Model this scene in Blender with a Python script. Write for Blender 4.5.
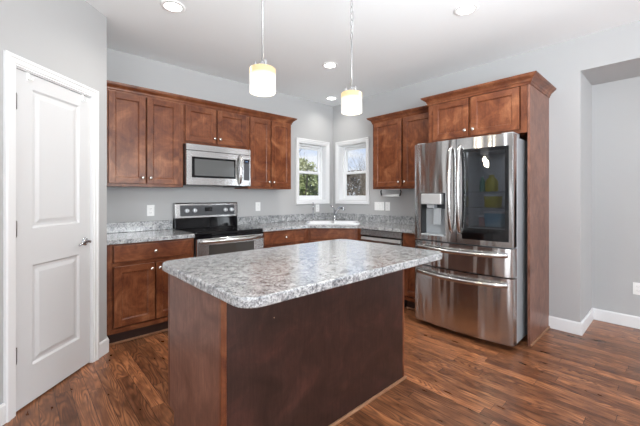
import bpy, bmesh, math, random
from mathutils import Vector, Matrix, noise
from mathutils.geometry import tessellate_polygon
random.seed(7)
for o in list(bpy.data.objects): bpy.data.objects.remove(o)
S = bpy.context.scene
COL = S.collection
R = math.radians

# ------------------------------------------------------------------ camera
cd = bpy.data.cameras.new('camera'); cam = bpy.data.objects.new('camera', cd); COL.objects.link(cam)
cd.sensor_width = 36; cd.lens = 330.76 / 640 * 36; cd.shift_y = -16.73 / 640; cd.clip_start = .05
cam.location = (-3.8407, -3.8503, 1.2816)
cam.rotation_euler = (R(90), 0, R(-42.6975))
S.camera = cam
S.view_settings.view_transform = 'Standard'; S.view_settings.look = 'None'
S.view_settings.gamma = 1; S.view_settings.exposure = 0.20

# ------------------------------------------------------------------ sky
W = bpy.data.worlds.new('sky'); S.world = W; W.use_nodes = True
nt = W.node_tree; nt.nodes.clear()
def nd(t, typ, **kw):
    n = t.nodes.new(typ)
    for k, v in kw.items(): setattr(n, k, v)
    return n
tc = nd(nt, 'ShaderNodeTexCoord'); sx = nd(nt, 'ShaderNodeSeparateXYZ'); nt.links.new(tc.outputs['Generated'], sx.inputs[0])
rmp = nd(nt, 'ShaderNodeValToRGB'); nt.links.new(sx.outputs['Z'], rmp.inputs[0])
rmp.color_ramp.elements[0].position = 0.0; rmp.color_ramp.elements[0].color = (.80, .88, .98, 1)
rmp.color_ramp.elements[1].position = .35; rmp.color_ramp.elements[1].color = (.17, .38, .84, 1)
cn = nd(nt, 'ShaderNodeTexNoise'); cn.inputs['Scale'].default_value = 5; cn.inputs['Detail'].default_value = 6
mpn = nd(nt, 'ShaderNodeMapping'); mpn.inputs['Scale'].default_value = (1, 1, 3)
nt.links.new(tc.outputs['Generated'], mpn.inputs[0]); nt.links.new(mpn.outputs[0], cn.inputs['Vector'])
cr = nd(nt, 'ShaderNodeValToRGB'); nt.links.new(cn.outputs['Fac'], cr.inputs[0])
cr.color_ramp.elements[0].position = .48; cr.color_ramp.elements[1].position = .62
mx = nd(nt, 'ShaderNodeMixRGB'); nt.links.new(cr.outputs[0], mx.inputs[0]); nt.links.new(rmp.outputs[0], mx.inputs[1]); mx.inputs[2].default_value = (.9, .94, 1, 1)
bg = nd(nt, 'ShaderNodeBackground'); bg.inputs[1].default_value = .88
nt.links.new(mx.outputs[0], bg.inputs[0])
wo = nd(nt, 'ShaderNodeOutputWorld'); nt.links.new(bg.outputs[0], wo.inputs[0])

sd = bpy.data.lights.new('sun', 'SUN'); so = bpy.data.objects.new('sun', sd); COL.objects.link(so)
sd.energy = 4.5; sd.angle = R(3); sd.color = (1, .95, .88); so.rotation_euler = (R(50), 0, R(-20)); so.location = (0, -3, 9)

def area_light(name, loc, rot, sx_, sy_, power, color=(1, 1, 1), spread=180):
    l = bpy.data.lights.new(name, 'AREA'); l.shape = 'RECTANGLE'; l.size = sx_; l.size_y = sy_; l.energy = power; l.color = color
    l.spread = R(spread)
    o = bpy.data.objects.new(name, l); COL.objects.link(o); o.location = loc; o.rotation_euler = rot
    return o
# daylight entering by the tall living-room windows behind the camera (rear wall y=-9, left wall x=-5.6)
DAY = (.92, .965, 1)
for k, (x, wdt) in enumerate([(-4.5, .9), (-3.2, .9), (-1.0, 1.5)]):
    area_light('window_daylight', (x, -8.93, 1.35), (R(-90), 0, R(180)), wdt, 1.9, (30 if x < -2 else 62) * wdt, DAY)
for y in (-4.2, -6.4):
    area_light('window_daylight', (-5.53, y, 1.35), (R(90), 0, R(-90)), .95, 1.9, 42, DAY)

# unseen fill lights added behind the camera; the first brightens the ceiling
area_light('ceiling_fill', (-3.2, -5.5, 1.0), (R(180), 0, 0), 3.0, 2.6, 34, (.86, .94, 1))
fl_ = area_light('kitchen_fill', (-3.3, -4.7, 1.7), (0, 0, 0), 1.2, 1.2, 66, (.87, .945, 1), 120)  # added fill, tilted up and forward to brighten the back of the kitchen
fl_.rotation_euler = Vector((.46, .70, .60)).to_track_quat('-Z', 'Y').to_euler()

# ------------------------------------------------------------------ materials
def lin(r, g, b):
    f = lambda c: (c / 255 / 12.92) if c / 255 <= .04045 else ((c / 255 + .055) / 1.055) ** 2.4
    return (f(r), f(g), f(b), 1)
def mat(name, col=None, rough=.5, metal=0, spec=.5, coat=0, coat_r=.1, emis=None, estr=0, trans=0, ior=None):
    m = bpy.data.materials.new(name); m.use_nodes = True; t = m.node_tree
    b = t.nodes['Principled BSDF']
    if col: b.inputs['Base Color'].default_value = col
    b.inputs['Roughness'].default_value = rough; b.inputs['Metallic'].default_value = metal
    b.inputs['Specular IOR Level'].default_value = spec
    b.inputs['Coat Weight'].default_value = coat; b.inputs['Coat Roughness'].default_value = coat_r
    if emis: b.inputs['Emission Color'].default_value = emis; b.inputs['Emission Strength'].default_value = estr
    if trans: b.inputs['Transmission Weight'].default_value = trans
    if ior: b.inputs['IOR'].default_value = ior
    return m, t, b
def tex(t, scale, detail=3, rough=.5, stretch=(1, 1, 1), dist=0, rnd=True, coord='Object'):
    c = nd(t, 'ShaderNodeTexCoord'); mp = nd(t, 'ShaderNodeMapping'); mp.inputs['Scale'].default_value = stretch
    if rnd:
        oi = nd(t, 'ShaderNodeObjectInfo'); mu = nd(t, 'ShaderNodeMath', operation='MULTIPLY'); mu.inputs[1].default_value = 37
        t.links.new(oi.outputs['Random'], mu.inputs[0]); cb = nd(t, 'ShaderNodeCombineXYZ')
        for i in range(3): t.links.new(mu.outputs[0], cb.inputs[i])
        t.links.new(cb.outputs[0], mp.inputs['Location'])
    t.links.new(c.outputs[coord], mp.inputs['Vector'])
    n = nd(t, 'ShaderNodeTexNoise'); n.inputs['Scale'].default_value = scale; n.inputs['Detail'].default_value = detail
    n.inputs['Roughness'].default_value = rough; n.inputs['Distortion'].default_value = dist
    t.links.new(mp.outputs[0], n.inputs['Vector'])
    return n
def ramp(t, src, stops, interp='LINEAR'):
    r = nd(t, 'ShaderNodeValToRGB'); r.color_ramp.interpolation = interp
    e = r.color_ramp.elements
    while len(e) < len(stops): e.new(.5)
    for i, (p, c) in enumerate(stops): e[i].position = p; e[i].color = c
    t.links.new(src, r.inputs[0]); return r
def mixc(t, fac, a, b, mode='MIX'):
    m = nd(t, 'ShaderNodeMixRGB', blend_type=mode)
    for i, v in ((0, fac), (1, a), (2, b)):
        if hasattr(v, 'is_linked') or isinstance(v, bpy.types.NodeSocket): t.links.new(v, m.inputs[i])
        else: m.inputs[i].default_value = v
    return m.outputs[0]
def bump(t, b, src, strength=.1, dist=.002):
    n = nd(t, 'ShaderNodeBump'); n.inputs['Strength'].default_value = strength; n.inputs['Distance'].default_value = dist
    t.links.new(src, n.inputs['Height']); t.links.new(n.outputs[0], b.inputs['Normal'])

def paint(name, col, rough=.6, sc=60):
    m, t, b = mat(name, col, rough, spec=.3)
    n = tex(t, sc, 4, rnd=False); bump(t, b, n.outputs['Fac'], .05, .001)
    return m
M = {}
M['wall'] = paint('grey_wall_paint', (.45, .45, .452, 1), .7)
M['ceiling'] = paint('white_ceiling_paint', (.86, .88, .89, 1), .8, 90)
M['white'] = paint('white_trim_paint', (.76, .76, .765, 1), .35)
M['door_white'] = paint('white_door_paint', (.64, .64, .645, 1), .4)
M['vinyl'] = paint('white_vinyl', (.84, .85, .86, 1), .35)
M['plastic'] = paint('white_plastic', (.85, .85, .84, 1), .35)
M['plate_slot'] = mat('socket_slot_grey', (.25, .25, .25, 1), .5)[0]

def wood(name, horiz, cols, rough=.33, specks=False):
    m, t, b = mat(name, None, rough, spec=.33, coat=.08, coat_r=.2)
    st = (9, 9, 1.0) if not horiz else (1.0, 9, 9)
    big = tex(t, 5.5, 6, .62, (1, 1, 1), .9)
    gr = tex(t, 7, 5, .65, st, .4)
    fine = tex(t, 30, 3, .6, st, .2)
    a = ramp(t, big.outputs['Fac'], [(.3, cols[0]), (.52, cols[1]), (.72, cols[2])])
    g = ramp(t, gr.outputs['Fac'], [(.3, (.66, .62, .60, 1)), (.62, (1.12, 1.12, 1.12, 1))])
    c = mixc(t, .75, a.outputs[0], g.outputs[0], 'MULTIPLY')
    f = ramp(t, fine.outputs['Fac'], [(.35, (.85, .84, .83, 1)), (.6, (1.06, 1.06, 1.06, 1))])
    c = mixc(t, .6, c, f.outputs[0], 'MULTIPLY')
    t.links.new(c, b.inputs['Base Color'])
    bump(t, b, fine.outputs['Fac'], .08, .0006)
    if specks:      # small pale scuffs and paint specks on the worn back panel
        v = nd(t, 'ShaderNodeTexVoronoi'); v.inputs['Scale'].default_value = 6.5; c0 = nd(t, 'ShaderNodeTexCoord'); t.links.new(c0.outputs['Object'], v.inputs['Vector'])
        k = nd(t, 'ShaderNodeMath', operation='LESS_THAN'); k.inputs[1].default_value = .020; t.links.new(v.outputs['Distance'], k.inputs[0])
        c = mixc(t, k.outputs[0], c, (.32, .22, .16, 1)); t.links.new(c, b.inputs['Base Color'])
    return m
cw = [(.080, .021, .009, 1), (.165, .052, .021, 1), (.285, .115, .053, 1)]
M['wood'] = wood('stained_maple_upright', False, cw)
M['wood_h'] = wood('stained_maple_crosswise', True, cw)
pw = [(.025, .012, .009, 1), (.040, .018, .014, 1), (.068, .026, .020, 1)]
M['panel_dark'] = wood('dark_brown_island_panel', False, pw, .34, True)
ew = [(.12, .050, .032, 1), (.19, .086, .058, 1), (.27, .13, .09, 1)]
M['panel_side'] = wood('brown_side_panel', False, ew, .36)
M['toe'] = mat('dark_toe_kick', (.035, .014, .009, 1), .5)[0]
M['shoe'] = wood('light_shoe_molding', True, [(.26, .12, .065, 1), (.33, .17, .095, 1), (.40, .22, .13, 1)], .4)

def counter():
    m, t, b = mat('grey_speckled_laminate', None, .24, spec=.6, coat=.8, coat_r=.12)
    n1 = tex(t, 26, 8, .78, dist=.7, rnd=False); n2 = tex(t, 80, 6, .75, dist=.6, rnd=False); n3 = tex(t, 160, 3, .7, rnd=False)
    n4 = tex(t, 6, 4, .6, dist=1.5, rnd=False)
    a = ramp(t, n1.outputs['Fac'], [(.36, (.10, .105, .12, 1)), (.44, (.25, .258, .27, 1)), (.51, (.415, .422, .428, 1)), (.64, (.55, .556, .562, 1))])
    d = ramp(t, n2.outputs['Fac'], [(.36, (.16, .17, .20, 1)), (.46, (.78, .78, .78, 1)), (.6, (1.25, 1.25, 1.24, 1))])
    c = mixc(t, .8, a.outputs[0], d.outputs[0], 'MULTIPLY')
    e = ramp(t, n3.outputs['Fac'], [(.38, (.35, .36, .38, 1)), (.5, (1, 1, 1, 1)), (.66, (1.3, 1.3, 1.29, 1))])
    c = mixc(t, .6, c, e.outputs[0], 'MULTIPLY')
    br = ramp(t, n4.outputs['Fac'], [(.52, (0, 0, 0, 1)), (.66, (.35, .35, .35, 1))])
    c = mixc(t, br.outputs[0], c, (.48, .475, .468, 1))
    t.links.new(c, b.inputs['Base Color'])
    return m
M['counter'] = counter()

def steel(name, base=.60, rough=.25, aniso=.65, wave=.0, rot=.25):
    m, t, b = mat(name, (base, base * 1.0, base * 1.0, 1), rough, 1)
    b.inputs['Anisotropic'].default_value = aniso; b.inputs['Anisotropic Rotation'].default_value = rot
    tg = nd(t, 'ShaderNodeTangent', direction_type='RADIAL', axis='Z'); t.links.new(tg.outputs[0], b.inputs['Tangent'])
    n = tex(t, 6, 4, .6, (.6, .6, 90), rnd=True)
    rr = nd(t, 'ShaderNodeMapRange'); t.links.new(n.outputs['Fac'], rr.inputs[0]); rr.inputs[3].default_value = rough - .02; rr.inputs[4].default_value = rough + .03
    t.links.new(rr.outputs[0], b.inputs['Roughness'])
    if wave:
        w = tex(t, 2.6, 1, .4, (3.2, 3.2, .35), rnd=True); bump(t, b, w.outputs['Fac'], wave, .02)
    return m
M['light_steel'] = mat('satin_light_steel', (.62, .62, .62, 1), .4, .8)[0]
M['steel'] = steel('brushed_stainless_steel', .50, .26, .7)
M['steel_wavy'] = steel('brushed_stainless_door_skin', .55, .18, .8, 1.0)
M['steel_dark'] = steel('dark_stainless', .33, .28, .4)
M['chrome'] = mat('polished_chrome', (.52, .53, .55, 1), .08, 1)[0]
M['nickel'] = mat('satin_nickel', (.75, .72, .68, 1), .22, 1)[0]
M['stem'] = mat('brushed_nickel_stem', (.38, .38, .38, 1), .45, .7)[0]
M['hinge_metal'] = mat('aged_nickel_hinge', (.22, .21, .20, 1), .35, .9)[0]
M['handle'] = mat('polished_steel_handle', (.52, .51, .50, 1), .22, 1)[0]
M['grey_side'] = mat('grey_appliance_side', (.42, .44, .46, 1), .4, .4)[0]
M['black_glass'] = mat('black_glass', (.004, .004, .005, 1), .05, spec=.3)[0]
M['black'] = mat('black_plastic', (.012, .012, .013, 1), .35)[0]
M['dark_grey'] = mat('dark_grey_plastic', (.045, .047, .052, 1), .3)[0]
M['oven_glass'] = mat('smoky_oven_glass', (.045, .042, .038, 1), .07, spec=.7)[0]
M['micro_glass'] = mat('smoky_microwave_window', (.085, .088, .088, 1), .10, spec=.6)[0]
M['burner'] = mat('cooktop_ring_print', (.09, .09, .095, 1), .15)[0]
M['light_grey'] = mat('light_grey_plastic', (.33, .35, .37, 1), .3)[0]
M['silver_plastic'] = mat('silver_dispenser_panel', (.52, .52, .52, 1), .3, .6)[0]
M['knob_white'] = mat('bright_knob_face', (.85, .87, .9, 1), .2, .2)[0]
M['display'] = mat('lit_display', (.01, .01, .02, 1), .2, emis=(.35, .6, 1, 1), estr=.9)[0]
M['sink'] = mat('white_sink_enamel', (.76, .77, .79, 1), .15)[0]
M['sun_white'] = mat('can_light_lens', (1, 1, 1, 1), .5, emis=(1, .98, .95, 1), estr=9)[0]
M['trim_ring'] = mat('can_trim_white', (.9, .9, .9, 1), .4)[0]
M['yellow'] = mat('yellow_plastic', (.75, .62, .03, 1), .4)[0]
M['blue'] = mat('pale_blue_plastic', (.25, .50, .65, 1), .4)[0]
M['green'] = mat('teal_green_plastic', (.05, .35, .25, 1), .4)[0]
M['pink'] = mat('pale_pink_plastic', (.75, .40, .40, 1), .4)[0]
M['fridge_liner'] = mat('fridge_liner', (.55, .57, .6, 1), .4)[0]

def pendant_glass():
    m, t, b = mat('frosted_glass_shade', (.92, .88, .78, 1), .35)
    tcn = nd(t, 'ShaderNodeTexCoord'); s = nd(t, 'ShaderNodeSeparateXYZ'); t.links.new(tcn.outputs['Object'], s.inputs[0])
    r = ramp(t, s.outputs['Z'], [(0, (1, 1, 1, 1)), (.086, (1, .95, .86, 1)), (.096, (.97, .69, .30, 1)), (.13, (.93, .62, .26, 1))])
    # amber tinted band of glass round the top of the shade
    b.inputs['Emission Strength'].default_value = .78
    t.links.new(r.outputs[0], b.inputs['Emission Color']); b.inputs['Base Color'].default_value = (.12, .11, .09, 1)
    return m
M['shade'] = pendant_glass()

def glass(name, tint=(1, 1, 1, 1), refl=.08, rough=.02):
    m = bpy.data.materials.new(name); m.use_nodes = True; t = m.node_tree; t.nodes.clear()
    tr = nd(t, 'ShaderNodeBsdfTransparent'); tr.inputs[0].default_value = tint
    gl = nd(t, 'ShaderNodeBsdfGlossy'); gl.inputs['Roughness'].default_value = rough
    lw = nd(t, 'ShaderNodeLayerWeight'); lw.inputs[0].default_value = .5
    pw_ = nd(t, 'ShaderNodeMath', operation='POWER'); t.links.new(lw.outputs['Facing'], pw_.inputs[0]); pw_.inputs[1].default_value = 5
    ml = nd(t, 'ShaderNodeMath', operation='MULTIPLY_ADD'); ml.use_clamp = True; t.links.new(pw_.outputs[0], ml.inputs[0]); ml.inputs[1].default_value = .9; ml.inputs[2].default_value = refl
    mxs = nd(t, 'ShaderNodeMixShader'); t.links.new(ml.outputs[0], mxs.inputs[0]); t.links.new(tr.outputs[0], mxs.inputs[1]); t.links.new(gl.outputs[0], mxs.inputs[2])
    o = nd(t, 'ShaderNodeOutputMaterial'); t.links.new(mxs.outputs[0], o.inputs[0])
    return m
M['glass'] = glass('clear_window_glass', (1, 1, 1, 1), .02)
M['tint_glass'] = glass('dark_tinted_glass', (.50, .52, .55, 1), .07, .03)

def floor_mat():
    m, t, b = mat('stained_oak_strip_floor', None, .3, spec=.40, coat=.15, coat_r=.18)
    tcn = nd(t, 'ShaderNodeTexCoord'); s = nd(t, 'ShaderNodeSeparateXYZ'); t.links.new(tcn.outputs['Object'], s.inputs[0])
    def mth(op, a, b_=None, c_=None):
        n = nd(t, 'ShaderNodeMath', operation=op)
        for i, v in enumerate((a, b_, c_)):
            if v is None: continue
            if isinstance(v, bpy.types.NodeSocket): t.links.new(v, n.inputs[i])
            else: n.inputs[i].default_value = v
        return n.outputs[0]
    PW, PL = .083, .95
    xs = mth('DIVIDE', s.outputs['X'], PW); ix = mth('FLOOR', xs); fx = mth('FRACT', xs)
    wn = nd(t, 'ShaderNodeTexWhiteNoise', noise_dimensions='1D'); t.links.new(ix, wn.inputs['W'])
    ys = mth('ADD', mth('DIVIDE', s.outputs['Y'], PL), mth('MULTIPLY', wn.outputs['Value'], 7.3)); iy = mth('FLOOR', ys); fy = mth('FRACT', ys)
    cb = nd(t, 'ShaderNodeCombineXYZ'); t.links.new(ix, cb.inputs[0]); t.links.new(iy, cb.inputs[1])
    w2 = nd(t, 'ShaderNodeTexWhiteNoise', noise_dimensions='2D'); t.links.new(cb.outputs[0], w2.inputs['Vector'])
    rnd = w2.outputs['Value']
    # grain field: elongated along the board, a different one in each board
    off = mth('MULTIPLY', rnd, 91)
    v = nd(t, 'ShaderNodeCombineXYZ')
    t.links.new(mth('MULTIPLY', s.outputs['X'], 9.0), v.inputs[0]); t.links.new(mth('MULTIPLY', s.outputs['Y'], 1.25), v.inputs[1]); t.links.new(off, v.inputs[2])
    n = nd(t, 'ShaderNodeTexNoise'); n.inputs['Scale'].default_value = 1.0; n.inputs['Detail'].default_value = 2.2; n.inputs['Roughness'].default_value = .42; n.inputs['Distortion'].default_value = .35
    t.links.new(v.outputs[0], n.inputs['Vector'])
    bands = mth('SINE', mth('MULTIPLY', n.outputs['Fac'], 120))
    b01 = mth('MULTIPLY_ADD', bands, .5, .5)
    v2 = nd(t, 'ShaderNodeCombineXYZ')
    t.links.new(mth('MULTIPLY', s.outputs['X'], 160), v2.inputs[0]); t.links.new(mth('MULTIPLY', s.outputs['Y'], 7), v2.inputs[1]); t.links.new(off, v2.inputs[2])
    nf = nd(t, 'ShaderNodeTexNoise'); nf.inputs['Scale'].default_value = 1; nf.inputs['Detail'].default_value = 3; t.links.new(v2.outputs[0], nf.inputs['Vector'])
    v3 = nd(t, 'ShaderNodeCombineXYZ')
    t.links.new(mth('MULTIPLY', s.outputs['X'], 16), v3.inputs[0]); t.links.new(mth('MULTIPLY', s.outputs['Y'], 5), v3.inputs[1]); t.links.new(off, v3.inputs[2])
    nb = nd(t, 'ShaderNodeTexNoise'); nb.inputs['Scale'].default_value = 1; nb.inputs['Detail'].default_value = 3; t.links.new(v3.outputs[0], nb.inputs['Vector'])
    grain = ramp(t, b01, [(.0, (.115, .045, .023, 1)), (.22, (.195, .080, .038, 1)), (.50, (.26, .104, .046, 1)), (1, (.335, .140, .064, 1))])
    # the figure of the grain comes and goes along each board
    calm = ramp(t, nb.outputs['Fac'], [(.40, (.15, .15, .15, 1)), (.58, (.95, .95, .95, 1))])
    gcol = mixc(t, calm.outputs[0], (.225, .086, .038, 1), grain.outputs[0])
    tone = ramp(t, rnd, [(0, (.60, .56, .55, 1)), (.5, (.95, .95, .95, 1)), (1, (1.42, 1.38, 1.30, 1))])
    c = mixc(t, 1, gcol, tone.outputs[0], 'MULTIPLY')
    blot = ramp(t, nb.outputs['Fac'], [(.28, (.38, .36, .36, 1)), (.44, (.92, .92, .92, 1)), (.72, (1.3, 1.28, 1.22, 1))])
    c = mixc(t, .85, c, blot.outputs[0], 'MULTIPLY')
    fn = ramp(t, nf.outputs['Fac'], [(.35, (.72, .70, .68, 1)), (.58, (1.1, 1.1, 1.1, 1))])
    c = mixc(t, .7, c, fn.outputs[0], 'MULTIPLY')
    gx = mth('LESS_THAN', mth('MINIMUM', fx, mth('SUBTRACT', 1, fx)), .014); gy = mth('LESS_THAN', mth('MINIMUM', fy, mth('SUBTRACT', 1, fy)), .0013)
    gap = mth('MAXIMUM', gx, gy)
    c = mixc(t, gap, c, (.03, .013, .008, 1))
    t.links.new(c, b.inputs['Base Color'])
    rr = nd(t, 'ShaderNodeMapRange'); t.links.new(nb.outputs['Fac'], rr.inputs[0]); rr.inputs[3].default_value = .22; rr.inputs[4].default_value = .40
    t.links.new(rr.outputs[0], b.inputs['Roughness'])
    bump(t, b, mth('SUBTRACT', b01, mth('MULTIPLY', gap, 3)), .12, .0008)
    return m
M['floor'] = floor_mat()

# ------------------------------------------------------------------ mesh helpers
class MB:
    """collects shapes and links them as ONE mesh object"""
    def __init__(s): s.bm = bmesh.new(); s.mats = []
    def mi(s, m):
        if m not in s.mats: s.mats.append(m)
        return s.mats.index(m)
    def merge(s, b, m, smooth=False):
        i = s.mi(m)
        for f in b.faces: f.material_index = i; f.smooth = smooth
        me = bpy.data.meshes.new('tmp'); b.to_mesh(me); b.free(); s.bm.from_mesh(me); bpy.data.meshes.remove(me); return s
    def box(s, x0, x1, y0, y1, z0, z1, m, bev=0, seg=1, mtx=None):
        b = bmesh.new(); bmesh.ops.create_cube(b, size=1)
        for v in b.verts: v.co = Vector(((x0 + x1) / 2 + v.co.x * (x1 - x0), (y0 + y1) / 2 + v.co.y * (y1 - y0), (z0 + z1) / 2 + v.co.z * (z1 - z0)))
        if bev: bmesh.ops.bevel(b, geom=b.edges[:], offset=bev, segments=seg, affect='EDGES', profile=.5)
        if mtx: bmesh.ops.transform(b, matrix=mtx, verts=b.verts)
        return s.merge(b, m)
    def loops(s, loops, m, smooth=True, cap=True, closed=True):
        """skin a list of point loops"""
        b = bmesh.new(); L = [[b.verts.new(p) for p in lp] for lp in loops]; n = len(L[0])
        for a, c in zip(L[:-1], L[1:]):
            for i in range(n if closed else n - 1):
                try: b.faces.new((a[i], a[(i + 1) % n], c[(i + 1) % n], c[i]))
                except ValueError: pass
        if cap:
            for lp in (L[0], L[-1]):
                try: b.faces.new(lp)
                except ValueError: pass
        bmesh.ops.remove_doubles(b, verts=b.verts, dist=1e-6)
        bmesh.ops.recalc_face_normals(b, faces=b.faces)
        return s.merge(b, m, smooth)
    def tube(s, pts, r, m, n=12, cap=True):
        pts = [Vector(p) for p in pts]; rs = r if isinstance(r, (list, tuple)) else [r] * len(pts)
        up = Vector((0, 0, 1)); loops = []; prev = None
        for i, p in enumerate(pts):
            d = (pts[min(i + 1, len(pts) - 1)] - pts[max(i - 1, 0)]).normalized()
            if prev is None:
                a = d.cross(up)
                if a.length < .1: a = d.cross(Vector((1, 0, 0)))
            else: a = prev - d * prev.dot(d)
            a.normalize(); prev = a; c = d.cross(a)
            loops.append([p + (a * math.cos(2 * math.pi * k / n) + c * math.sin(2 * math.pi * k / n)) * rs[i] for k in range(n)])
        return s.loops(loops, m, True, cap)
    def lathe(s, prof, m, o=(0, 0, 0), axis='Z', n=24, smooth=True, cap=True):
        """prof: (radius, height)"""
        o = Vector(o); loops = []
        for r, h in prof:
            lp = []
            for k in range(n):
                a = 2 * math.pi * k / n; u, v = r * math.cos(a), r * math.sin(a)
                lp.append(o + (Vector((u, v, h)) if axis == 'Z' else Vector((u, -h, v)) if axis == '-Y' else Vector((h, u, v))))
            loops.append(lp)
        return s.loops(loops, m, smooth, cap)
    def prism(s, poly, z0, z1, m, smooth=False, bev=0):
        lps = [[(x, y, z0) for x, y in poly], [(x, y, z1) for x, y in poly]]
        b = bmesh.new(); L = [[b.verts.new(p) for p in lp] for lp in lps]; n = len(poly)
        for i in range(n): b.faces.new((L[0][i], L[0][(i + 1) % n], L[1][(i + 1) % n], L[1][i]))
        b.faces.new(L[0][::-1]); b.faces.new(L[1]); bmesh.ops.recalc_face_normals(b, faces=b.faces)
        if bev:
            es = [e for e in b.edges if e.calc_face_angle(0) > .6]
            bmesh.ops.bevel(b, geom=es, offset=bev, segments=2, affect='EDGES', profile=.5)
        return s.merge(b, m, smooth)
    def slab(s, outer, holes, z0, z1, m):
        pl = [[Vector((x, y, 0)) for x, y in outer]] + [[Vector((x, y, 0)) for x, y in h] for h in holes]
        tri = tessellate_polygon(pl); flat = [p for l in pl for p in l]
        b = bmesh.new(); lo = [b.verts.new((p.x, p.y, z0)) for p in flat]; hi = [b.verts.new((p.x, p.y, z1)) for p in flat]
        for a, c, d in tri: b.faces.new((lo[a], lo[c], lo[d])); b.faces.new((hi[a], hi[d], hi[c]))
        k = 0
        for l in pl:
            n = len(l)
            for i in range(n): b.faces.new((lo[k + i], lo[k + (i + 1) % n], hi[k + (i + 1) % n], hi[k + i]))
            k += n
        bmesh.ops.recalc_face_normals(b, faces=b.faces)
        bmesh.ops.dissolve_limit(b, angle_limit=.01, verts=b.verts, edges=b.edges)
        return s.merge(b, m)
    def sweep(s, path, prof, m, smooth=False):
        """profile (out, z) swept along an xy polyline with mitred corners; out is to the right of travel"""
        P = [Vector(p) for p in path]; loops = []
        for i, p in enumerate(P):
            dirs = []
            if i > 0: dirs.append((P[i] - P[i - 1]).normalized())
            if i < len(P) - 1: dirs.append((P[i + 1] - P[i]).normalized())
            ns = [Vector((d.y, -d.x)) for d in dirs]; nn = sum(ns, Vector((0, 0))); nn = nn / (nn.length ** 2) * len(ns) if len(ns) > 1 else nn
            if len(ns) > 1: nn = sum(ns, Vector((0, 0))).normalized(); nn = nn / nn.dot(ns[0])
            loops.append([(p.x + nn.x * o_, p.y + nn.y * o_, z) for o_, z in prof])
        return s.loops(loops, m, smooth, True)
    def build(s, name, parent=None, loc=(0, 0, 0), rz=0, kind=None, label=None, cat=None, group=None):
        me = bpy.data.meshes.new(name); s.bm.to_mesh(me); s.bm.free()
        for m in s.mats: me.materials.append(m)
        o = bpy.data.objects.new(name, me); COL.objects.link(o); o.location = loc; o.rotation_euler = (0, 0, rz)
        if parent: o.parent = parent
        return tag(o, label, cat, group, kind)
def tag(o, label=None, cat=None, group=None, kind=None):
    if label: o['label'] = label
    if cat: o['category'] = cat
    if group: o['group'] = group
    if kind: o['kind'] = kind
    return o
def thing(name, loc, rz=0, label=None, cat=None, group=None, kind=None):
    o = bpy.data.objects.new(name, None); o.empty_display_size = .1; COL.objects.link(o); o.location = loc; o.rotation_euler = (0, 0, rz)
    return tag(o, label, cat, group, kind)
def copy_tree(o, parent=None):
    c = o.copy(); COL.objects.link(c); c.parent = parent
    for ch in list(o.children): copy_tree(ch, c)
    return c
def yz_prism(b, prof, x0, x1, m, bev=0):
    bb = bmesh.new(); A = [bb.verts.new((x0, y, z)) for y, z in prof]; B = [bb.verts.new((x1, y, z)) for y, z in prof]; n = len(prof)
    for i in range(n): bb.faces.new((A[i], A[(i + 1) % n], B[(i + 1) % n], B[i]))
    bb.faces.new(A); bb.faces.new(B[::-1]); bmesh.ops.recalc_face_normals(bb, faces=bb.faces)
    if bev: bmesh.ops.bevel(bb, geom=[e for e in bb.edges if e.calc_face_angle(0) > .5], offset=bev, segments=2, affect='EDGES', profile=.5)
    b.merge(bb, m)
wd, wh = M['wood'], M['wood_h']
def text(name, body, size, m, parent, loc, rot, extrude=.0004):
    cu = bpy.data.curves.new(name, 'FONT'); cu.body = body; cu.size = size; cu.extrude = extrude
    t_ = bpy.data.objects.new(name, cu); me = bpy.data.meshes.new_from_object(t_); bpy.data.objects.remove(t_); me.materials.clear(); me.materials.append(m)
    o = bpy.data.objects.new(name, me); COL.objects.link(o); o.parent = parent; o.location = loc; o.rotation_euler = rot
    return o
H = 2.7534

# ------------------------------------------------------------------ the room
MB().box(-5.8, .9, -9.2, .16, -.08, 0, M['floor']).build('floor', kind='structure')
MB().box(-5.8, .9, -9.2, .16, H, H + .12, M['ceiling']).build('ceiling', kind='structure')
# window openings: back wall x -.725..-.145, right wall y -.705..-.13; z 1.215..2.10
WZ0, WZ1 = 1.215, 2.098
b = MB(); w = M['wall']
b.box(-5.6, -.722, 0, .16, 0, H, w).box(-.147, .16, 0, .16, 0, H, w).box(-.722, -.147, 0, .16, 0, WZ0, w).box(-.722, -.147, 0, .16, WZ1, H, w)
b.build('wall_back', kind='structure')
b = MB()
b.box(0, .16, -.128, 0, 0, H, w).box(0, .16, -3.236, -.705, 0, H, w).box(0, .16, -.705, -.128, 0, WZ0, w).box(0, .16, -.705, -.128, WZ1, H, w)
b.build('wall_right', kind='structure')
MB().box(.16, .602, -3.236, -3.12, 0, H, w).build('wall_return', kind='structure')
MB().box(.602, .76, -9.0, -3.12, 0, H, w).build('wall_niche', kind='structure')
MB().box(0, .602, -9.0, -3.236, 2.442, H, w).build('wall_header', kind='structure')
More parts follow.
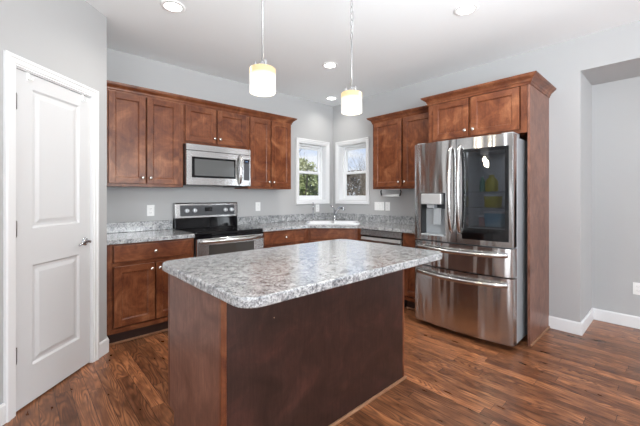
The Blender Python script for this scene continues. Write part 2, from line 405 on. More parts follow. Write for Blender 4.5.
# far walls of the living room, with the tall windows the daylight comes through
b = MB()
xs = [(-4.95, -4.05), (-3.65, -2.75), (-1.75, -.25)]
e = -5.6
for x0, x1 in xs: b.box(e, x0, -9.16, -9, 0, H, w); b.box(x0, x1, -9.16, -9, 0, .4, w); b.box(x0, x1, -9.16, -9, 2.3, H, w); e = x1
b.box(e, .76, -9.16, -9, 0, H, w); b.build('wall_rear', kind='structure')
b = MB(); e = -9.0
for y0, y1 in [(-6.87, -5.93), (-4.67, -3.73)]: b.box(-5.76, -5.6, e, y0, 0, H, w); b.box(-5.76, -5.6, y0, y1, 0, .4, w); b.box(-5.76, -5.6, y0, y1, 2.3, H, w); e = y1
b.box(-5.76, -5.6, e, .16, 0, H, w); b.build('wall_left', kind='structure')
def far_window(name, loc, rz, wdt):
    b = MB(); v = M['white']
    for z0, z1 in ((.33, .4), (2.3, 2.37)): b.box(-wdt / 2 - .07, wdt / 2 + .07, -.02, 0, z0, z1, v)
    for sgn in (-1, 1): b.box(sgn * (wdt / 2 + .035) - .035, sgn * (wdt / 2 + .035) + .035, -.02, 0, .4, 2.3, v)
    b.box(-.02, .02, .01, .05, .4, 2.3, v).box(-wdt / 2, wdt / 2, .01, .05, 1.33, 1.37, v)
    b.build(name, loc=loc, rz=rz, kind='structure')
for i, (x0, x1) in enumerate(xs): far_window('window_%d' % (i + 3), ((x0 + x1) / 2, -9, 0), R(180), x1 - x0)
for i, y in enumerate((-6.4, -4.2)): far_window('window_%d' % (i + 6), (-5.6, y, 0), R(90), .94)

# pantry: diagonal wall with a door opening, facing the room
# local frame: x runs from the far end (0 = corner next to the cabinets) ... facing it, right = +x, so x is negative to the left
PC = (-3.285, -.66)
P0_, P1_ = -.785, -.18          # door leaf span in local x (measured leftwards from the corner)
b = MB()
b.box(-1.36, P0_ - .012, 0, .11, 0, H, w).box(P1_ + .012, 0, 0, .11, 0, H, w).box(P0_ - .012, P1_ + .012, 0, .11, 2.05, H, w)
b.build('wall_pantry', loc=(PC[0], PC[1], 0), rz=R(45), kind='structure')
MB().box(-3.395, -3.286, -.66, 0, 0, H, w).build('wall_pantry_side', kind='structure')
MB().box(-5.6, -4.245, -1.622, -1.51, 0, H, w).build('wall_pantry_return', kind='structure')

# baseboards
def bb_prof(h=.115, t=.015): return [(0, 0), (t, 0), (t, h - .012), (t * .55, h), (0, h)]
def baseboard(name, path):
    MB().sweep(path, bb_prof(), M['white']).build(name, kind='structure')
baseboard('baseboard_right', [(0, -2.99), (0, -3.236), (.602, -3.236), (.602, -9)])
c45 = math.sqrt(.5)
def pd(x, y=0): return (PC[0] + (x - y) * c45, PC[1] + (x + y) * c45)
baseboard('baseboard_pantry', [pd(-.105), pd(0), (-3.285, -.60)])
baseboard('baseboard_left', [(-5.6, -1.622), (-4.247, -1.622), pd(-.85)])
baseboard('baseboard_rear', [(.602, -9), (-5.6, -9)])
baseboard('baseboard_side', [(-5.6, -9), (-5.6, -1.63)])

# door_1
door = thing('door_1', (PC[0], PC[1], 0), R(45), kind='structure')
b = MB(); dw = M['door_white']
leaf_y0, leaf_y1 = .004, .039
def panel_frame(b, x0, x1, z0, z1, y, m):
    """moulded raised panel let into the leaf"""
    lp = lambda dx, yy: [(x0 + dx, yy, z0 + dx), (x1 - dx, yy, z0 + dx), (x1 - dx, yy, z1 - dx), (x0 + dx, yy, z1 - dx)]
    b.loops([lp(0, y), lp(.012, y + .010), lp(.028, y + .010), lp(.052, y + .003)], m, False, False)
    q = lp(.052, y + .003); bb = bmesh.new(); bb.faces.new([bb.verts.new(p) for p in q][::-1]); b.merge(bb, m)
px0, px1 = -.668, -.287
zs = [(.235, .855), (1.085, 1.945)]
b.box(P0_, px0, leaf_y0, leaf_y1, .012, 2.035, dw).box(px1, P1_, leaf_y0, leaf_y1, .012, 2.035, dw)
b.box(px0, px1, leaf_y0, leaf_y1, .012, zs[0][0], dw).box(px0, px1, leaf_y0, leaf_y1, zs[0][1], zs[1][0], dw).box(px0, px1, leaf_y0, leaf_y1, zs[1][1], 2.035, dw)
b.box(px0, px1, .028, .039, .2, 1.96, dw)
for z0, z1 in zs: panel_frame(b, px0, px1, z0, z1, leaf_y0, dw)
leaf = b.build('door_leaf', door)
# jamb and casing
b = MB(); wt = M['white']
b.box(P0_ - .012, P0_ - .003, 0, .11, 0, 2.045, wt).box(P1_ + .003, P1_ + .012, 0, .11, 0, 2.045, wt).box(P0_ - .012, P1_ + .012, 0, .11, 2.039, 2.05, wt)
b.build('door_jamb', door)
b = MB()
cp = lambda s0: [(0, 0), (.0, -.016), (.012, -.019), (.035, -.016), (.05, -.013), (.058, -.008), (.058, 0)]
def picture_casing(b, x0, x1, z0, z1, wd_, m, bottom=True):
    """mitred casing outside the opening; stepped profile"""
    prof = [(0, 0), (0, -.012), (.010, -.012), (.014, -.017), (wd_ * .6, -.017), (wd_ * .68, -.022), (wd_ - .006, -.022), (wd_, -.016), (wd_, 0)]
    def corner(sx_, sz_, o_): return ((x0 - o_) if sx_ < 0 else (x1 + o_), (z0 - (o_ if bottom else 0)) if sz_ < 0 else (z1 + o_))
    cs = [(-1, -1), (-1, 1), (1, 1), (1, -1)]
    if bottom: cs = cs + [cs[0]]
    lps = []
    for sx_, sz_ in cs: lps.append([(corner(sx_, sz_, o_)[0], y, corner(sx_, sz_, o_)[1]) for o_, y in prof])
    b.loops(lps, m, False, not bottom)
picture_casing(b, P0_ - .006, P1_ + .006, 0, 2.046, .062, wt, False)
b.build('door_casing', door)
for z in (.345, 1.09, 1.84):
    b = MB(); b.lathe([(.0075, z - .045), (.0075, z + .045)], M['hinge_metal'], (P0_ - .002, -.004, 0), n=12)
    b.lathe([(.003, z - .052), (.0075, z - .046)], M['nickel'], (P0_ - .002, -.004, 0), n=12).lathe([(.0075, z + .046), (.003, z + .052)], M['nickel'], (P0_ - .002, -.004, 0), n=12)
    b.box(P0_, P0_ + .016, leaf_y0 - .002, leaf_y0 + .001, z - .044, z + .044, M['hinge_metal'])
    b.build('hinge', door)
b = MB(); kx, kz = -.235, .942
b.lathe([(.0, 0), (.031, 0), (.031, .006), (.024, .012), (.012, .014), (.011, .045), (.0, .047)], M['chrome'], (kx, leaf_y0, kz), '-Y', 24)
b.tube([(kx, -.038, kz), (kx - .02, -.046, kz + .004), (kx - .05, -.048, kz + .010), (kx - .085, -.046, kz - .002), (kx - .115, -.044, kz - .014)], [.010, .010, .009, .008, .006], M['chrome'])
b.build('lever_handle', door)
b = MB(); b.box(P1_ - .001, P1_ + .003, .01, .03, kz - .03, kz + .03, M['nickel']); b.build('latch_plate', door)
for hx in (-.700, -.258):
    b = MB(); z = 2.036
    b.box(hx - .010, hx + .010, leaf_y0 - .003, leaf_y1 + .003, z - .002, z + .0015, M['plastic'])
    b.box(hx - .010, hx + .010, leaf_y0 - .004, leaf_y0 - .001, z - .05, z, M['plastic'], .001)
    b.tube([(hx, -.001, z - .04), (hx, -.018, z - .048), (hx, -.028, z - .044), (hx, -.031, z - .030)], .005, M['plastic'], 8)
    b.build('over_door_hook', loc=(PC[0], PC[1], 0), rz=R(45), label='small white hook hanging over the %s of the white pantry door' % ('hinge-side top edge' if hx < -.5 else 'latch-side top edge'), cat='hook')

# kitchen windows: local x 0..w along the wall, y into the wall
def build_window(name, loc, rz, wdt):
    root = thing(name, loc, rz, kind='structure'); v = M['vinyl']
    b = MB(); picture_casing(b, 0, wdt, WZ0, WZ1, .056, M['white']); b.build('window_casing', root)
    b = MB(); t = .012
    b.box(0, t, 0, .15, WZ0, WZ1, M['white']).box(wdt - t, wdt, 0, .15, WZ0, WZ1, M['white']).box(t, wdt - t, 0, .15, WZ0, WZ0 + t, M['white']).box(t, wdt - t, 0, .15, WZ1 - t, WZ1, M['white'])
    f = .030; a0, a1, z0, z1 = t, wdt - t, WZ0 + t, WZ1 - t
    b.box(a0, a0 + f, .085, .15, z0, z1, v, .003).box(a1 - f, a1, .085, .15, z0, z1, v, .003).box(a0 + f, a1 - f, .085, .15, z0, z0 + f, v, .003).box(a0 + f, a1 - f, .085, .15, z1 - f, z1, v, .003)
    b.build('window_frame', root)
    mid = 1.655; sr = .038
    for k, (y0, y1, s0, s1) in enumerate(((.092, .115, z0 + f - .002, mid + .02), (.118, .141, mid - .02, z1 - f + .002))):
        b = MB(); x0, x1 = a0 + f - .002, a1 - f + .002
        b.box(x0, x0 + sr, y0, y1, s0, s1, v, .003).box(x1 - sr, x1, y0, y1, s0, s1, v, .003).box(x0 + sr - .003, x1 - sr + .003, y0, y1, s0, s0 + sr, v, .003).box(x0 + sr - .003, x1 - sr + .003, y0, y1, s1 - sr, s1, v, .003)
        sash = b.build('sash', root)
        MB().box(x0 + sr - .004, x1 - sr + .004, (y0 + y1) / 2 - .003, (y0 + y1) / 2 + .003, s0 + sr - .004, s1 - sr + .004, M['glass']).build('window_glass', sash)
    MB().box(wdt / 2 - .025, wdt / 2 + .025, .082, .094, mid + .018, mid + .03, v, .003).build('sash_lock', root)
    return root
build_window('window_1', (-.722, 0, 0), 0, .575)
build_window('window_2', (0, -.128, 0), R(-90), .577)

# ------------------------------------------------------------------ outdoors
def ground_mat():
    m, t, b = mat('winter_grass', None, .9, spec=.1)
    n = tex(t, .8, 5, rnd=False); r = ramp(t, n.outputs['Fac'], [(.35, (.16, .17, .08, 1)), (.6, (.28, .26, .15, 1))]); t.links.new(r.outputs[0], b.inputs['Base Color'])
    return m
MB().box(-15, 60, .5, 60, -.7, -.6, ground_mat()).box(.9, 60, -20, .5, -.7, -.6, ground_mat()).build('ground', kind='structure')
def bark(name, c):
    m, t, b = mat(name, None, .9, spec=.1); n = tex(t, 6, 4, stretch=(4, 4, 1)); r = ramp(t, n.outputs['Fac'], [(.3, tuple(k * .6 for k in c) + (1,)), (.7, tuple(c) + (1,))]); t.links.new(r.outputs[0], b.inputs['Base Color']); return m
M['bark'] = bark('grey_brown_bark', (.10, .08, .07)); M['bark_pale'] = bark('pale_bark', (.20, .17, .14))
def leafm(name, c0, c1):
    m, t, b = mat(name, None, .7, spec=.2); n = tex(t, 3, 4); r = ramp(t, n.outputs['Fac'], [(.35, c0), (.65, c1)]); t.links.new(r.outputs[0], b.inputs['Base Color']); return m
M['leaf'] = leafm('evergreen_needles', (.13, .18, .07, 1), (.36, .40, .20, 1))
M['leaf_pale'] = leafm('pale_yellow_green_leaves', (.30, .33, .18, 1), (.52, .54, .36, 1))
def bare_tree(loc, h, seed, label, m, lean=0, group=None, r0=.075, depth=5):
    rg = random.Random(seed); b = MB()
    def grow(p, d, L, r, k):
        pts = [p]; rs = [r]; q = p
        for i in range(4):
            d = (d + Vector((rg.uniform(-.16, .16), rg.uniform(-.16, .16), rg.uniform(-.02, .12)))).normalized()
            q = q + d * L / 4; pts.append(q); rs.append(r * (1 - .12 * (i + 1)))
        b.tube(pts, rs, m, 5 if k < 3 else 3, False)
        if k >= depth: return
        for j in range(3 if k else 4):
            ax = Vector((rg.uniform(-1, 1), rg.uniform(-1, 1), rg.uniform(.1, .7))).normalized()
            nd_ = (d * .75 + ax * .65).normalized(); st = pts[rg.choice([2, 3, 4])]
            grow(st, nd_, L * rg.uniform(.58, .78), rs[-1] * rg.uniform(.55, .75), k + 1)
    grow(Vector((0, 0, 0)), Vector((lean, 0, 1)).normalized(), h * .36, r0, 0)
    return b.build('bare_tree', loc=loc, label=label, cat='tree', group=group)
def leafy(name, loc, rx, h, seed, m, label, n=2600, size=.10, cone=False):
    rg = random.Random(seed); root = thing(name, loc, label=label, cat='tree' if name != 'shrub' else 'shrub')
    t = MB(); t.tube([(0, 0, 0), (.05, 0, h * .4), (0, .03, h * .85)], [.09, .06, .02], M['bark'], 6).build('trunk', root)
    bm = bmesh.new()
    for i in range(n):
        z = rg.random(); ang = rg.uniform(0, 6.283); prof = (1 - z * .85) if cone else math.sqrt(max(0.03, 1 - (2 * z - 1) ** 2))
        rr = rx * prof * math.sqrt(rg.uniform(.25, 1)) * (1 + .25 * math.sin(5 * ang + 7 * z))
        p = Vector((rr * math.cos(ang), rr * math.sin(ang), h * .06 + z * h * .94)); q = Matrix.Rotation(rg.uniform(0, 6.28), 3, Vector((rg.uniform(-1, 1), rg.uniform(-1, 1), rg.uniform(-1, 1))).normalized())
        s_ = size * rg.uniform(.6, 1.4)
        bm.faces.new([bm.verts.new(p + q @ Vector(c)) for c in ((-s_, -s_ * .3, 0), (0, -s_ * .45, s_ * .15), (s_, 0, 0), (0, s_ * .45, s_ * .1))])
    f = MB(); f.merge(bm, m); f.build('foliage', root)
leafy('evergreen_tree', (8.0, 9.75, -.6), 1.25, 3.1, 3, M['leaf'], 'dense dark evergreen filling the lower pane of the left kitchen window', 5200, .12)
leafy('pale_leafy_tree', (13.0, 17.0, -.6), 1.9, 4.9, 5, M['leaf_pale'], 'pale green leafy tree rising behind the evergreen outside the left window', 3600, .15)
leafy('shrub', (5.1, 8.1, -.6), .7, 1.9, 9, M['leaf'], 'low round shrub left of the dark evergreen outside the left window', 2200, .08)
bare_tree((4.72, 6.5, -.6), 6.2, 12, 'tall bare tree whose high branches cross the top pane of the left window', M['bark'], -.02, r0=.09, depth=4)
for i, (x, y, h, sd_, lb) in enumerate([
    (5.75, 5.0, 5.2, 21, 'slim bare grey tree seen at the left in the right kitchen window'),
    (11.0, 9.1, 6.6, 22, 'taller bare tree with spreading boughs in the middle of the right window'),
    (8.3, 6.1, 5.2, 23, 'bare pale-barked tree seen at the right in the right kitchen window')]):
    bare_tree((x, y, -.6), h, sd_, lb, M['bark_pale'] if i in (1, 2) else M['bark'], 0, r0=.085 + .02 * i)
leafy('shrub', (16.2, 13.6, -.6), 2.2, 3.9, 31, leafm('brown_winter_twigs', (.11, .09, .07, 1), (.27, .23, .18, 1)), 'brown twiggy winter thicket at the foot of the bare trees outside the right window', 11000, .10)

# ------------------------------------------------------------------ cabinetry
def shaker(b, x0, x1, z0, z1, y, sr=.057, t=.020):
    """five-piece door; y = face of the carcass, door projects to y-t"""
    f = y - t
    b.box(x0, x0 + sr, f, y, z0, z1, wd, .0022).box(x1 - sr, x1, f, y, z0, z1, wd, .0022)
    b.box(x0 + sr - .001, x1 - sr + .001, f, y, z0, z0 + sr, wh, .0022).box(x0 + sr - .001, x1 - sr + .001, f, y, z1 - sr, z1, wh, .0022)
    # stepped inner edge + flat panel
    i0, i1, j0, j1 = x0 + sr, x1 - sr, z0 + sr, z1 - sr
    lp = lambda d, yy: [(i0 + d, yy, j0 + d), (i1 - d, yy, j0 + d), (i1 - d, yy, j1 - d), (i0 + d, yy, j1 - d)]
    b.loops([lp(-.001, f + .003), lp(.005, f + .006), lp(.007, f + .012)], wd, False, False)
    b.box(i0, i1, f + .012, y - .001, j0, j1, wd)
def knob(parent, x, y, z, m=None):
    b = MB(); b.lathe([(0, 0), (.007, 0), (.0055, .006), (.005, .012), (.010, .016), (.0150, .020), (.0155, .024), (.012, .029), (.005, .031), (0, .0312)], m or M['nickel'], (x, y, z), '-Y', 20)
    return b.build('knob', parent)
def door_part(parent, x0, x1, z0, z1, y, kx=None, kz=None):
    b = MB(); shaker(b, x0, x1, z0, z1, y); d = b.build('door', parent)
    if kx is not None: knob(d, kx, y - .020, kz)
    return d
def drawer_part(parent, x0, x1, z0, z1, y, kx=None):
    b = MB(); b.box(x0, x1, y - .020, y, z0, z1, wh, .005, 2); d = b.build('drawer_front', parent)
    if kx is not None: knob(d, kx, y - .020, (z0 + z1) / 2)
    return d
def carcass(b, x0, x1, y, z0, z1, back=-.002, stiles=(.038, .038), top=.038, bot=.038, mids=()):
    """closed box with a face frame standing 1 mm proud"""
    b.box(x0, x1, y + .018, back, z0, z1, wd)
    b.box(x0, x0 + stiles[0], y, y + .02, z0, z1, wd, .001).box(x1 - stiles[1], x1, y, y + .02, z0, z1, wd, .001)
    b.box(x0 + stiles[0], x1 - stiles[1], y, y + .02, z1 - top, z1, wh).box(x0 + stiles[0], x1 - stiles[1], y, y + .02, z0, z0 + bot, wh)
    for z in mids: b.box(x0 + stiles[0], x1 - stiles[1], y, y + .02, z - .018, z + .018, wh)
UB, UT = 1.375, 2.262
def upper(name_label, loc, rz, wdt, doors, z0, z1, depth, st=(.04, .04), kz=None, name='wall_cabinet'):
    root = thing(name, loc, rz, label=name_label, cat='cabinet')
    b = MB(); carcass(b, 0, wdt, -depth, z0, z1, stiles=st, bot=.034, top=.03); b.build('cabinet_body', root)
    for i, (a, c, k) in enumerate(doors):
        kx = (c - .028) if k == 'R' else (a + .028)
        door_part(root, a, c, z0 + .028, z1 - .018, -depth, kx, kz if kz else z0 + .085)
    return root
# stove wall uppers (x: -3.28..-2.54 | -2.54..-1.775 | -1.775..-1.118)
D0 = .325
upper('tall two-door wall cabinet left of the microwave, beside the pantry wall', (-3.28, 0, 0), 0, .738, [(.064, .372, 'R'), (.386, .692, 'L')], UB, UT, D0, (.075, .05))
upper('short two-door wall cabinet directly above the microwave', (-2.540, 0, 0), 0, .763, [(.014, .358, 'R'), (.370, .735, 'L')], 1.838, UT, D0, (.03, .03), 1.920)
upper('two-door wall cabinet right of the microwave, next to the left window', (-1.775, 0, 0), 0, .658, [(.024, .318, 'R'), (.332, .632, 'L')], UB, UT, D0)
# fridge wall
rcab = upper('two-door wall cabinet between the right window and the refrigerator cabinet', (0, -1.083, 0), R(-90), .940, [(.033, .450, 'R'), (.478, .905, 'L')], UB, UT, D0)
CROWN = [(-.001, 2.240), (.007, 2.240), (.009, 2.258), (.016, 2.264), (.019, 2.276), (.028, 2.286), (.040, 2.294), (.044, 2.300), (.052, 2.302), (.054, 2.309), (.058, 2.310), (.060, 2.322), (-.001, 2.322)]
def crown(label, path, parent=None):
    o = MB().sweep(path, CROWN, wh).build('crown_molding')
    if parent: o.parent = parent; o.rotation_euler = (0, 0, R(90)); v = Matrix.Rotation(R(90), 3, 'Z') @ (-parent.location); o.location = v
    else: tag(o, label, 'molding')
crown('long brown crown molding along the cabinets above the stove', [(-3.283, -.3255), (-1.1165, -.3255), (-1.1165, -.002)])
crown('', [(-.002, -1.082), (-.3255, -1.082), (-.3255, -1.988)], rcab)
# refrigerator cabinet
FY0, FY1 = -2.050, -2.992
root = thing('refrigerator_cabinet', (0, FY0, 0), R(-90), label='deep two-door cabinet above the refrigerator with a tall end panel down to the floor', cat='cabinet')
FD = .61; wdt = FY0 - FY1
b = MB(); carcass(b, .0, wdt - .022, -FD, 1.832, UT, stiles=(.055, .05), bot=.03, top=.02); b.build('cabinet_body', root)
door_part(root, .060, .424, 1.862, 2.232, -FD, .398, 1.920)
door_part(root, .448, .864, 1.862, 2.232, -FD, .476, 1.920)
b = MB(); b.box(wdt - .020, wdt, -FD, -.002, .001, UT, M['panel_side'], .001); ep = b.build('end_panel', root)
MB().box(wdt, wdt + .012, -FD + .0, -.016, .001, .019, M['shoe'], .004, 2).build('shoe_molding', ep)
crown('', [(-.002, FY0), (-FD - .0005, FY0), (-FD - .0005, FY1 - .0005), (-.002, FY1 - .0005)], root)

# base cabinets
BT = .874; BD = .61
def base(label, loc, rz, wdt, fronts, z_toe=.115, st=(.045, .045), name='base_cabinet', shoe=True):
    root = thing(name, loc, rz, label=label, cat='cabinet')
    b = MB(); carcass(b, 0, wdt, -BD, z_toe, BT, stiles=st, mids=(.695,), top=.02, bot=.04); b.build('cabinet_body', root)
    MB().box(0, wdt, -BD + .075, -.01, .001, z_toe, M['toe']).build('toe_kick', root)
    if shoe: MB().box(0.002, wdt - .002, -BD + .060, -BD + .074, .001, .018, M['shoe'], .004, 2).build('shoe_molding', root)
    for f in fronts:
        if f[0] == 'drawer': drawer_part(root, f[1], f[2], .716, .862, -BD, f[3])
        else: door_part(root, f[1], f[2], z_toe + .055, .682, -BD, f[3], .632)
    return root
base('base cabinet with one drawer over two doors, between pantry and stove', (-3.283, 0, 0), 0, .739, [('drawer', .056, .715, .380), ('door', .056, .378, .350), ('door', .388, .715, .416)])
base('base cabinet with one drawer right of the stove', (-1.770, 0, 0), 0, .640, [('drawer', .030, .625, .333), ('door', .030, .322, .294), ('door', .332, .625, .360)])
base('narrow base cabinet squeezed between dishwasher and refrigerator', (0, -1.733, 0), R(-90), .278, [('drawer', .02, .262, None), ('door', .02, .262, None)])
# diagonal corner sink base
a0 = 1.13
root = thing('corner_sink_cabinet', (0, 0, 0), 0, label='diagonal corner base cabinet under the white sink', cat='cabinet')
b = MB(); poly = [(-.003, -.003), (-a0 + .002, -.003), (-a0 + .002, -BD + .005), (-a0 + .005, -BD), (-1.06, -BD), (-BD, -1.06), (-BD, -a0 + .014), (-.003, -a0 + .014)]
# hollow shell: only a floor deck, side walls and the face so that the sink bowl can hang inside
outer = poly
b.slab(outer, [], .115, .14, wd)
def wallseg(b, p, q, t, z0, z1, m):
    d = (Vector(q) - Vector(p)); n = Vector((-d.y, d.x)).normalized() * t
    b.prism([p, q, (q[0] + n.x, q[1] + n.y), (p[0] + n.x, p[1] + n.y)], z0, z1, m)
wallseg(b, (-a0 + .002, -BD), (-1.06, -BD), .02, .14, BT, wd); wallseg(b, (-1.06, -BD), (-BD, -1.06), .02, .14, BT, wd); wallseg(b, (-BD, -1.06), (-BD, -a0 + .014), .02, .14, BT, wd)
wallseg(b, (-a0 + .002, -.004), (-a0 + .002, -BD + .002), .018, .14, BT, wd); wallseg(b, (-BD + .002, -a0 + .014), (-.004, -a0 + .014), .018, .14, BT, wd)
b.build('cabinet_body', root)
b = MB(); b.slab([(-.05, -.05), (-a0 + .01, -.05), (-a0 + .01, -BD + .075), (-1.03, -BD + .075), (-BD + .075, -1.03), (-BD + .075, -a0 + .02), (-.05, -a0 + .02)], [], .001, .115, M['toe']); b.build('toe_kick', root)
# fronts in the diagonal frame
fr_y = -(1.06 + BD) * c45
def diag_front(kind, x0, x1, z0, z1):
    b = MB()
    if kind == 'drawer': b.box(x0, x1, fr_y - .02, fr_y, z0, z1, wh, .005, 2); o = b.build('false_drawer_front', root, rz=R(-45))
    else:
        shaker(b, x0, x1, z0, z1, fr_y); o = b.build('door', root, rz=R(-45)); knob(o, x1 - .028 if x0 < -.05 else x0 + .028, fr_y - .02, z1 - .05)
diag_front('drawer', -.285, .285, .735, .862)
diag_front('door', -.285, -.004, .17, .715); diag_front('door', .004, .285, .17, .715)

# worktops
cm = M['counter']
b = MB(); b.box(-3.284, -2.546, -.645, -.003, .876, .914, cm, .005, 2); 
ct = b.build('countertop', label='short grey speckled countertop between the pantry wall and the stove', cat='countertop')
MB().box(-3.284, -2.546, -.022, -.003, .9145, 1.016, cm, .003).build('backsplash', ct)
def dl(x, y): return ((x + y) * c45, (-x + y) * c45)      # diagonal frame -> world (rotation by -45 degrees)
SX, SY0, SY1 = .345, -1.085, -.645
hole = [dl(-SX, SY0), dl(SX, SY0), dl(SX, SY1), dl(-SX, SY1)]
outer = [(-.003, -.003), (-1.768, -.003), (-1.768, -.645), (-1.095, -.645), (-.645, -1.095), (-.645, -2.012), (-.003, -2.012)]
b = MB(); b.slab(outer, [hole], .876, .914, cm)
ct2 = b.build('countertop', label='long grey speckled corner countertop holding the sink', cat='countertop')
b = MB(); b.box(-1.768, -.003, -.022, -.003, .9145, 1.016, cm, .002).box(-.022, -.003, -2.012, -.022, .9145, 1.016, cm, .002); b.build('backsplash', ct2)

# sink (diagonal frame)
root = thing('sink', (*dl(0, -.865), .915), R(-45), label='white double-bowl drop-in sink set across the counter corner', cat='sink')
def rrect(x0, x1, y0, y1, r, n=6):
    p = []
    for cx, cy, a in ((x1 - r, y1 - r, 0), (x0 + r, y1 - r, 90), (x0 + r, y0 + r, 180), (x1 - r, y0 + r, 270)):
        for k in range(n + 1): t = R(a + 90 * k / n); p.append((cx + r * math.cos(t), cy + r * math.sin(t)))
    return p
sk = M['sink']; hx, hy = SX + .016, .235
b = MB(); b.slab(rrect(-hx, hx, -hy, hy + .02, .05), [rrect(-.330, -.015, -.205, .150, .05)[::-1], rrect(.015, .330, -.205, .150, .05)[::-1]], .0005, .012, sk); b.build('sink_rim', root)
for x0, x1 in ((-.333, -.013), (.013, .333)):
    b = MB(); L = []
    for dx, z, r in ((.0, .0115, .05), (.004, 0, .05), (.010, -.12, .05), (.035, -.16, .05), (.10, -.165, .04)): L.append([(x, y, z) for x, y in rrect(x0 + dx, x1 - dx, -.208 + dx, .153 - dx, r)])
    b.loops(L, sk, True, False)
    q = L[-1]; bb = bmesh.new(); bb.faces.new([bb.verts.new(p) for p in q]); b.merge(bb, sk)
    bowl = b.build('sink_bowl', root)
    MB().lathe([(0, -.1635), (.04, -.1635), (.036, -.161), (0, -.161)], M['chrome'], ((x0 + x1) / 2, -.02, 0)).build('drain', bowl)
# faucet
fx, fy = .031, -.665
root = thing('faucet', (*dl(fx, fy), .9275), R(-45), label='chrome single-lever kitchen faucet with pull-out spout behind the sink', cat='faucet')
ch = M['chrome']
b = MB(); b.lathe([(0, 0), (.030, 0), (.030, .008), (.024, .014), (.022, .10), (.024, .12), (.018, .135), (0, .14)], ch, n=24); b.build('faucet_base', root)
b = MB(); b.tube([(0, -.01, .085), (.02, -.04, .135), (.045, -.08, .175), (.075, -.12, .195), (.105, -.155, .19), (.125, -.18, .165)], [.017, .017, .017, .018, .019, .020], ch); b.build('spout', root)
b = MB(); b.tube([(0, 0, .135), (-.008, .008, .16), (-.03, .02, .19), (-.065, .03, .225)], [.012, .009, .008, .009], ch); b.build('lever', root)
root = thing('filter_tap', (*dl(-.284, -.665), .9275), R(-45), label='slim upright chrome tap left of the main faucet', cat='tap')
b = MB(); b.lathe([(0, 0), (.02, 0), (.02, .006), (.012, .012), (.0, .013)], ch, n=18); b.build('tap_base', root)
b = MB(); b.lathe([(.0, .004), (.008, .006), (.007, .20), (.006, .262), (0, .266)], ch, n=12); b.tube([(0, 0, .25), (0, -.03, .262), (0, -.055, .255)], .006, ch, 10); b.build('tap_stem', root)

# ------------------------------------------------------------------ range
RX0, RW = -2.540, .765
root = thing('range', (RX0, 0, 0), 0, label='stainless steel electric range with black glass cooktop', cat='stove')
st, bl, bg_ = M['steel'], M['black'], M['black_glass']
b = MB(); b.box(.003, RW - .003, -.64, -.03, .03, .885, bl, .004); b.build('oven_body', root)
b = MB(); b.box(.002, RW - .002, -.665, -.06, .885, .918, bg_, .006, 2)
for cx, cy, r in ((.20, -.50, .11), (.57, -.50, .09), (.20, -.24, .08), (.57, -.24, .11), (.385, -.22, .05)):
    b.lathe([(r - .004, .9185), (r, .9185), (r, .9188), (r - .004, .9188), (r - .004, .9185)], M['burner'], (cx, cy, 0), n=40, cap=False)
b.build('cooktop', root)
b = MB(); b.prism([(.002, 0), (RW - .002, 0), (RW - .002, .02), (.002, .02)], 0, .01, bl); b = MB()
# backguard: lower black panel and upper stainless console, slightly raked
yz_prism(b, [(-.085, .919), (-.070, 1.035), (-.006, 1.035), (-.006, .919)], .002, RW - .002, bg_, .003); b.build('backguard', root)
b = MB(); yz_prism(b, [(-.095, 1.035), (-.078, 1.195), (-.066, 1.207), (-.006, 1.207), (-.006, 1.035)], .0, RW, M['steel'], .003); con = b.build('control_console', root)
b = MB(); yz_prism(b, [(-.0955, 1.058), (-.0835, 1.178), (-.078, 1.178), (-.09, 1.058)], .052, RW - .05, M['dark_grey']); b.build('control_panel', con)
MB().box(.335, .425, -.0915, -.086, 1.105, 1.150, bg_, .001).build('display', con)
for x in (.125, .215, .592, .672):
    b = MB(); b.lathe([(0, 0), (.0245, 0), (.0245, .006), (.021, .022), (.019, .026), (0, .027)], M['knob_white'], (x, -.090, 1.118), '-Y', 24); b.box(x - .003, x + .003, -.122, -.112, 1.100, 1.137, M['light_grey'], .001); b.build('knob', con)
b = MB(); F_ = -.68
b.box(.004, .125, F_, -.64, .20, .86, st, .004).box(RW - .125, RW - .004, F_, -.64, .20, .86, st, .004).box(.121, RW - .121, F_, -.64, .792, .86, st, .003).box(.121, RW - .121, F_, -.64, .20, .36, st, .003)
od = b.build('oven_door', root)
MB().box(.122, RW - .122, F_ + .004, F_ + .02, .356, .796, M['oven_glass']).build('oven_window', od)
def bow(b, x0, x1, y, z, out, m, r=.011, n=14, sag=0, h=.0):
    pts = []
    for k in range(n + 1):
        t = k / n; s_ = math.sin(math.pi * t); pts.append((x0 + (x1 - x0) * t, y - out * (s_ ** .5), z + h * s_))
    b.tube(pts, r, m, 12)
b = MB(); L = []
for k in range(17):
    t = k / 16; s_ = math.sin(math.pi * t) ** .4 if 0 < k < 16 else 0; x = .02 + (RW - .04) * t; y = F_ - .006 - .048 * s_; z = .836 - .006 * math.sin(math.pi * t)
    L.append([(x, y - .012, z - .016), (x, y - .014, z), (x, y - .012, z + .016), (x, y + .004, z + .018), (x, y + .008, z), (x, y + .004, z - .018)])
b.loops(L, M['handle'], True, True); b.build('handle', od)
b = MB(); b.box(.004, RW - .004, F_ + .003, -.64, .045, .192, st, .004); b.build('warming_drawer', root)
b = MB(); b.box(.002, RW - .002, -.672, -.64, .862, .884, bg_, .002); b.build('front_trim', root)
for x in (.05, RW - .05):
    for y in (-.58, -.08): MB().lathe([(.018, .0005), (.018, .01), (.008, .012), (.008, .032)], bl, (x, y, 0), n=12).build('foot', root)

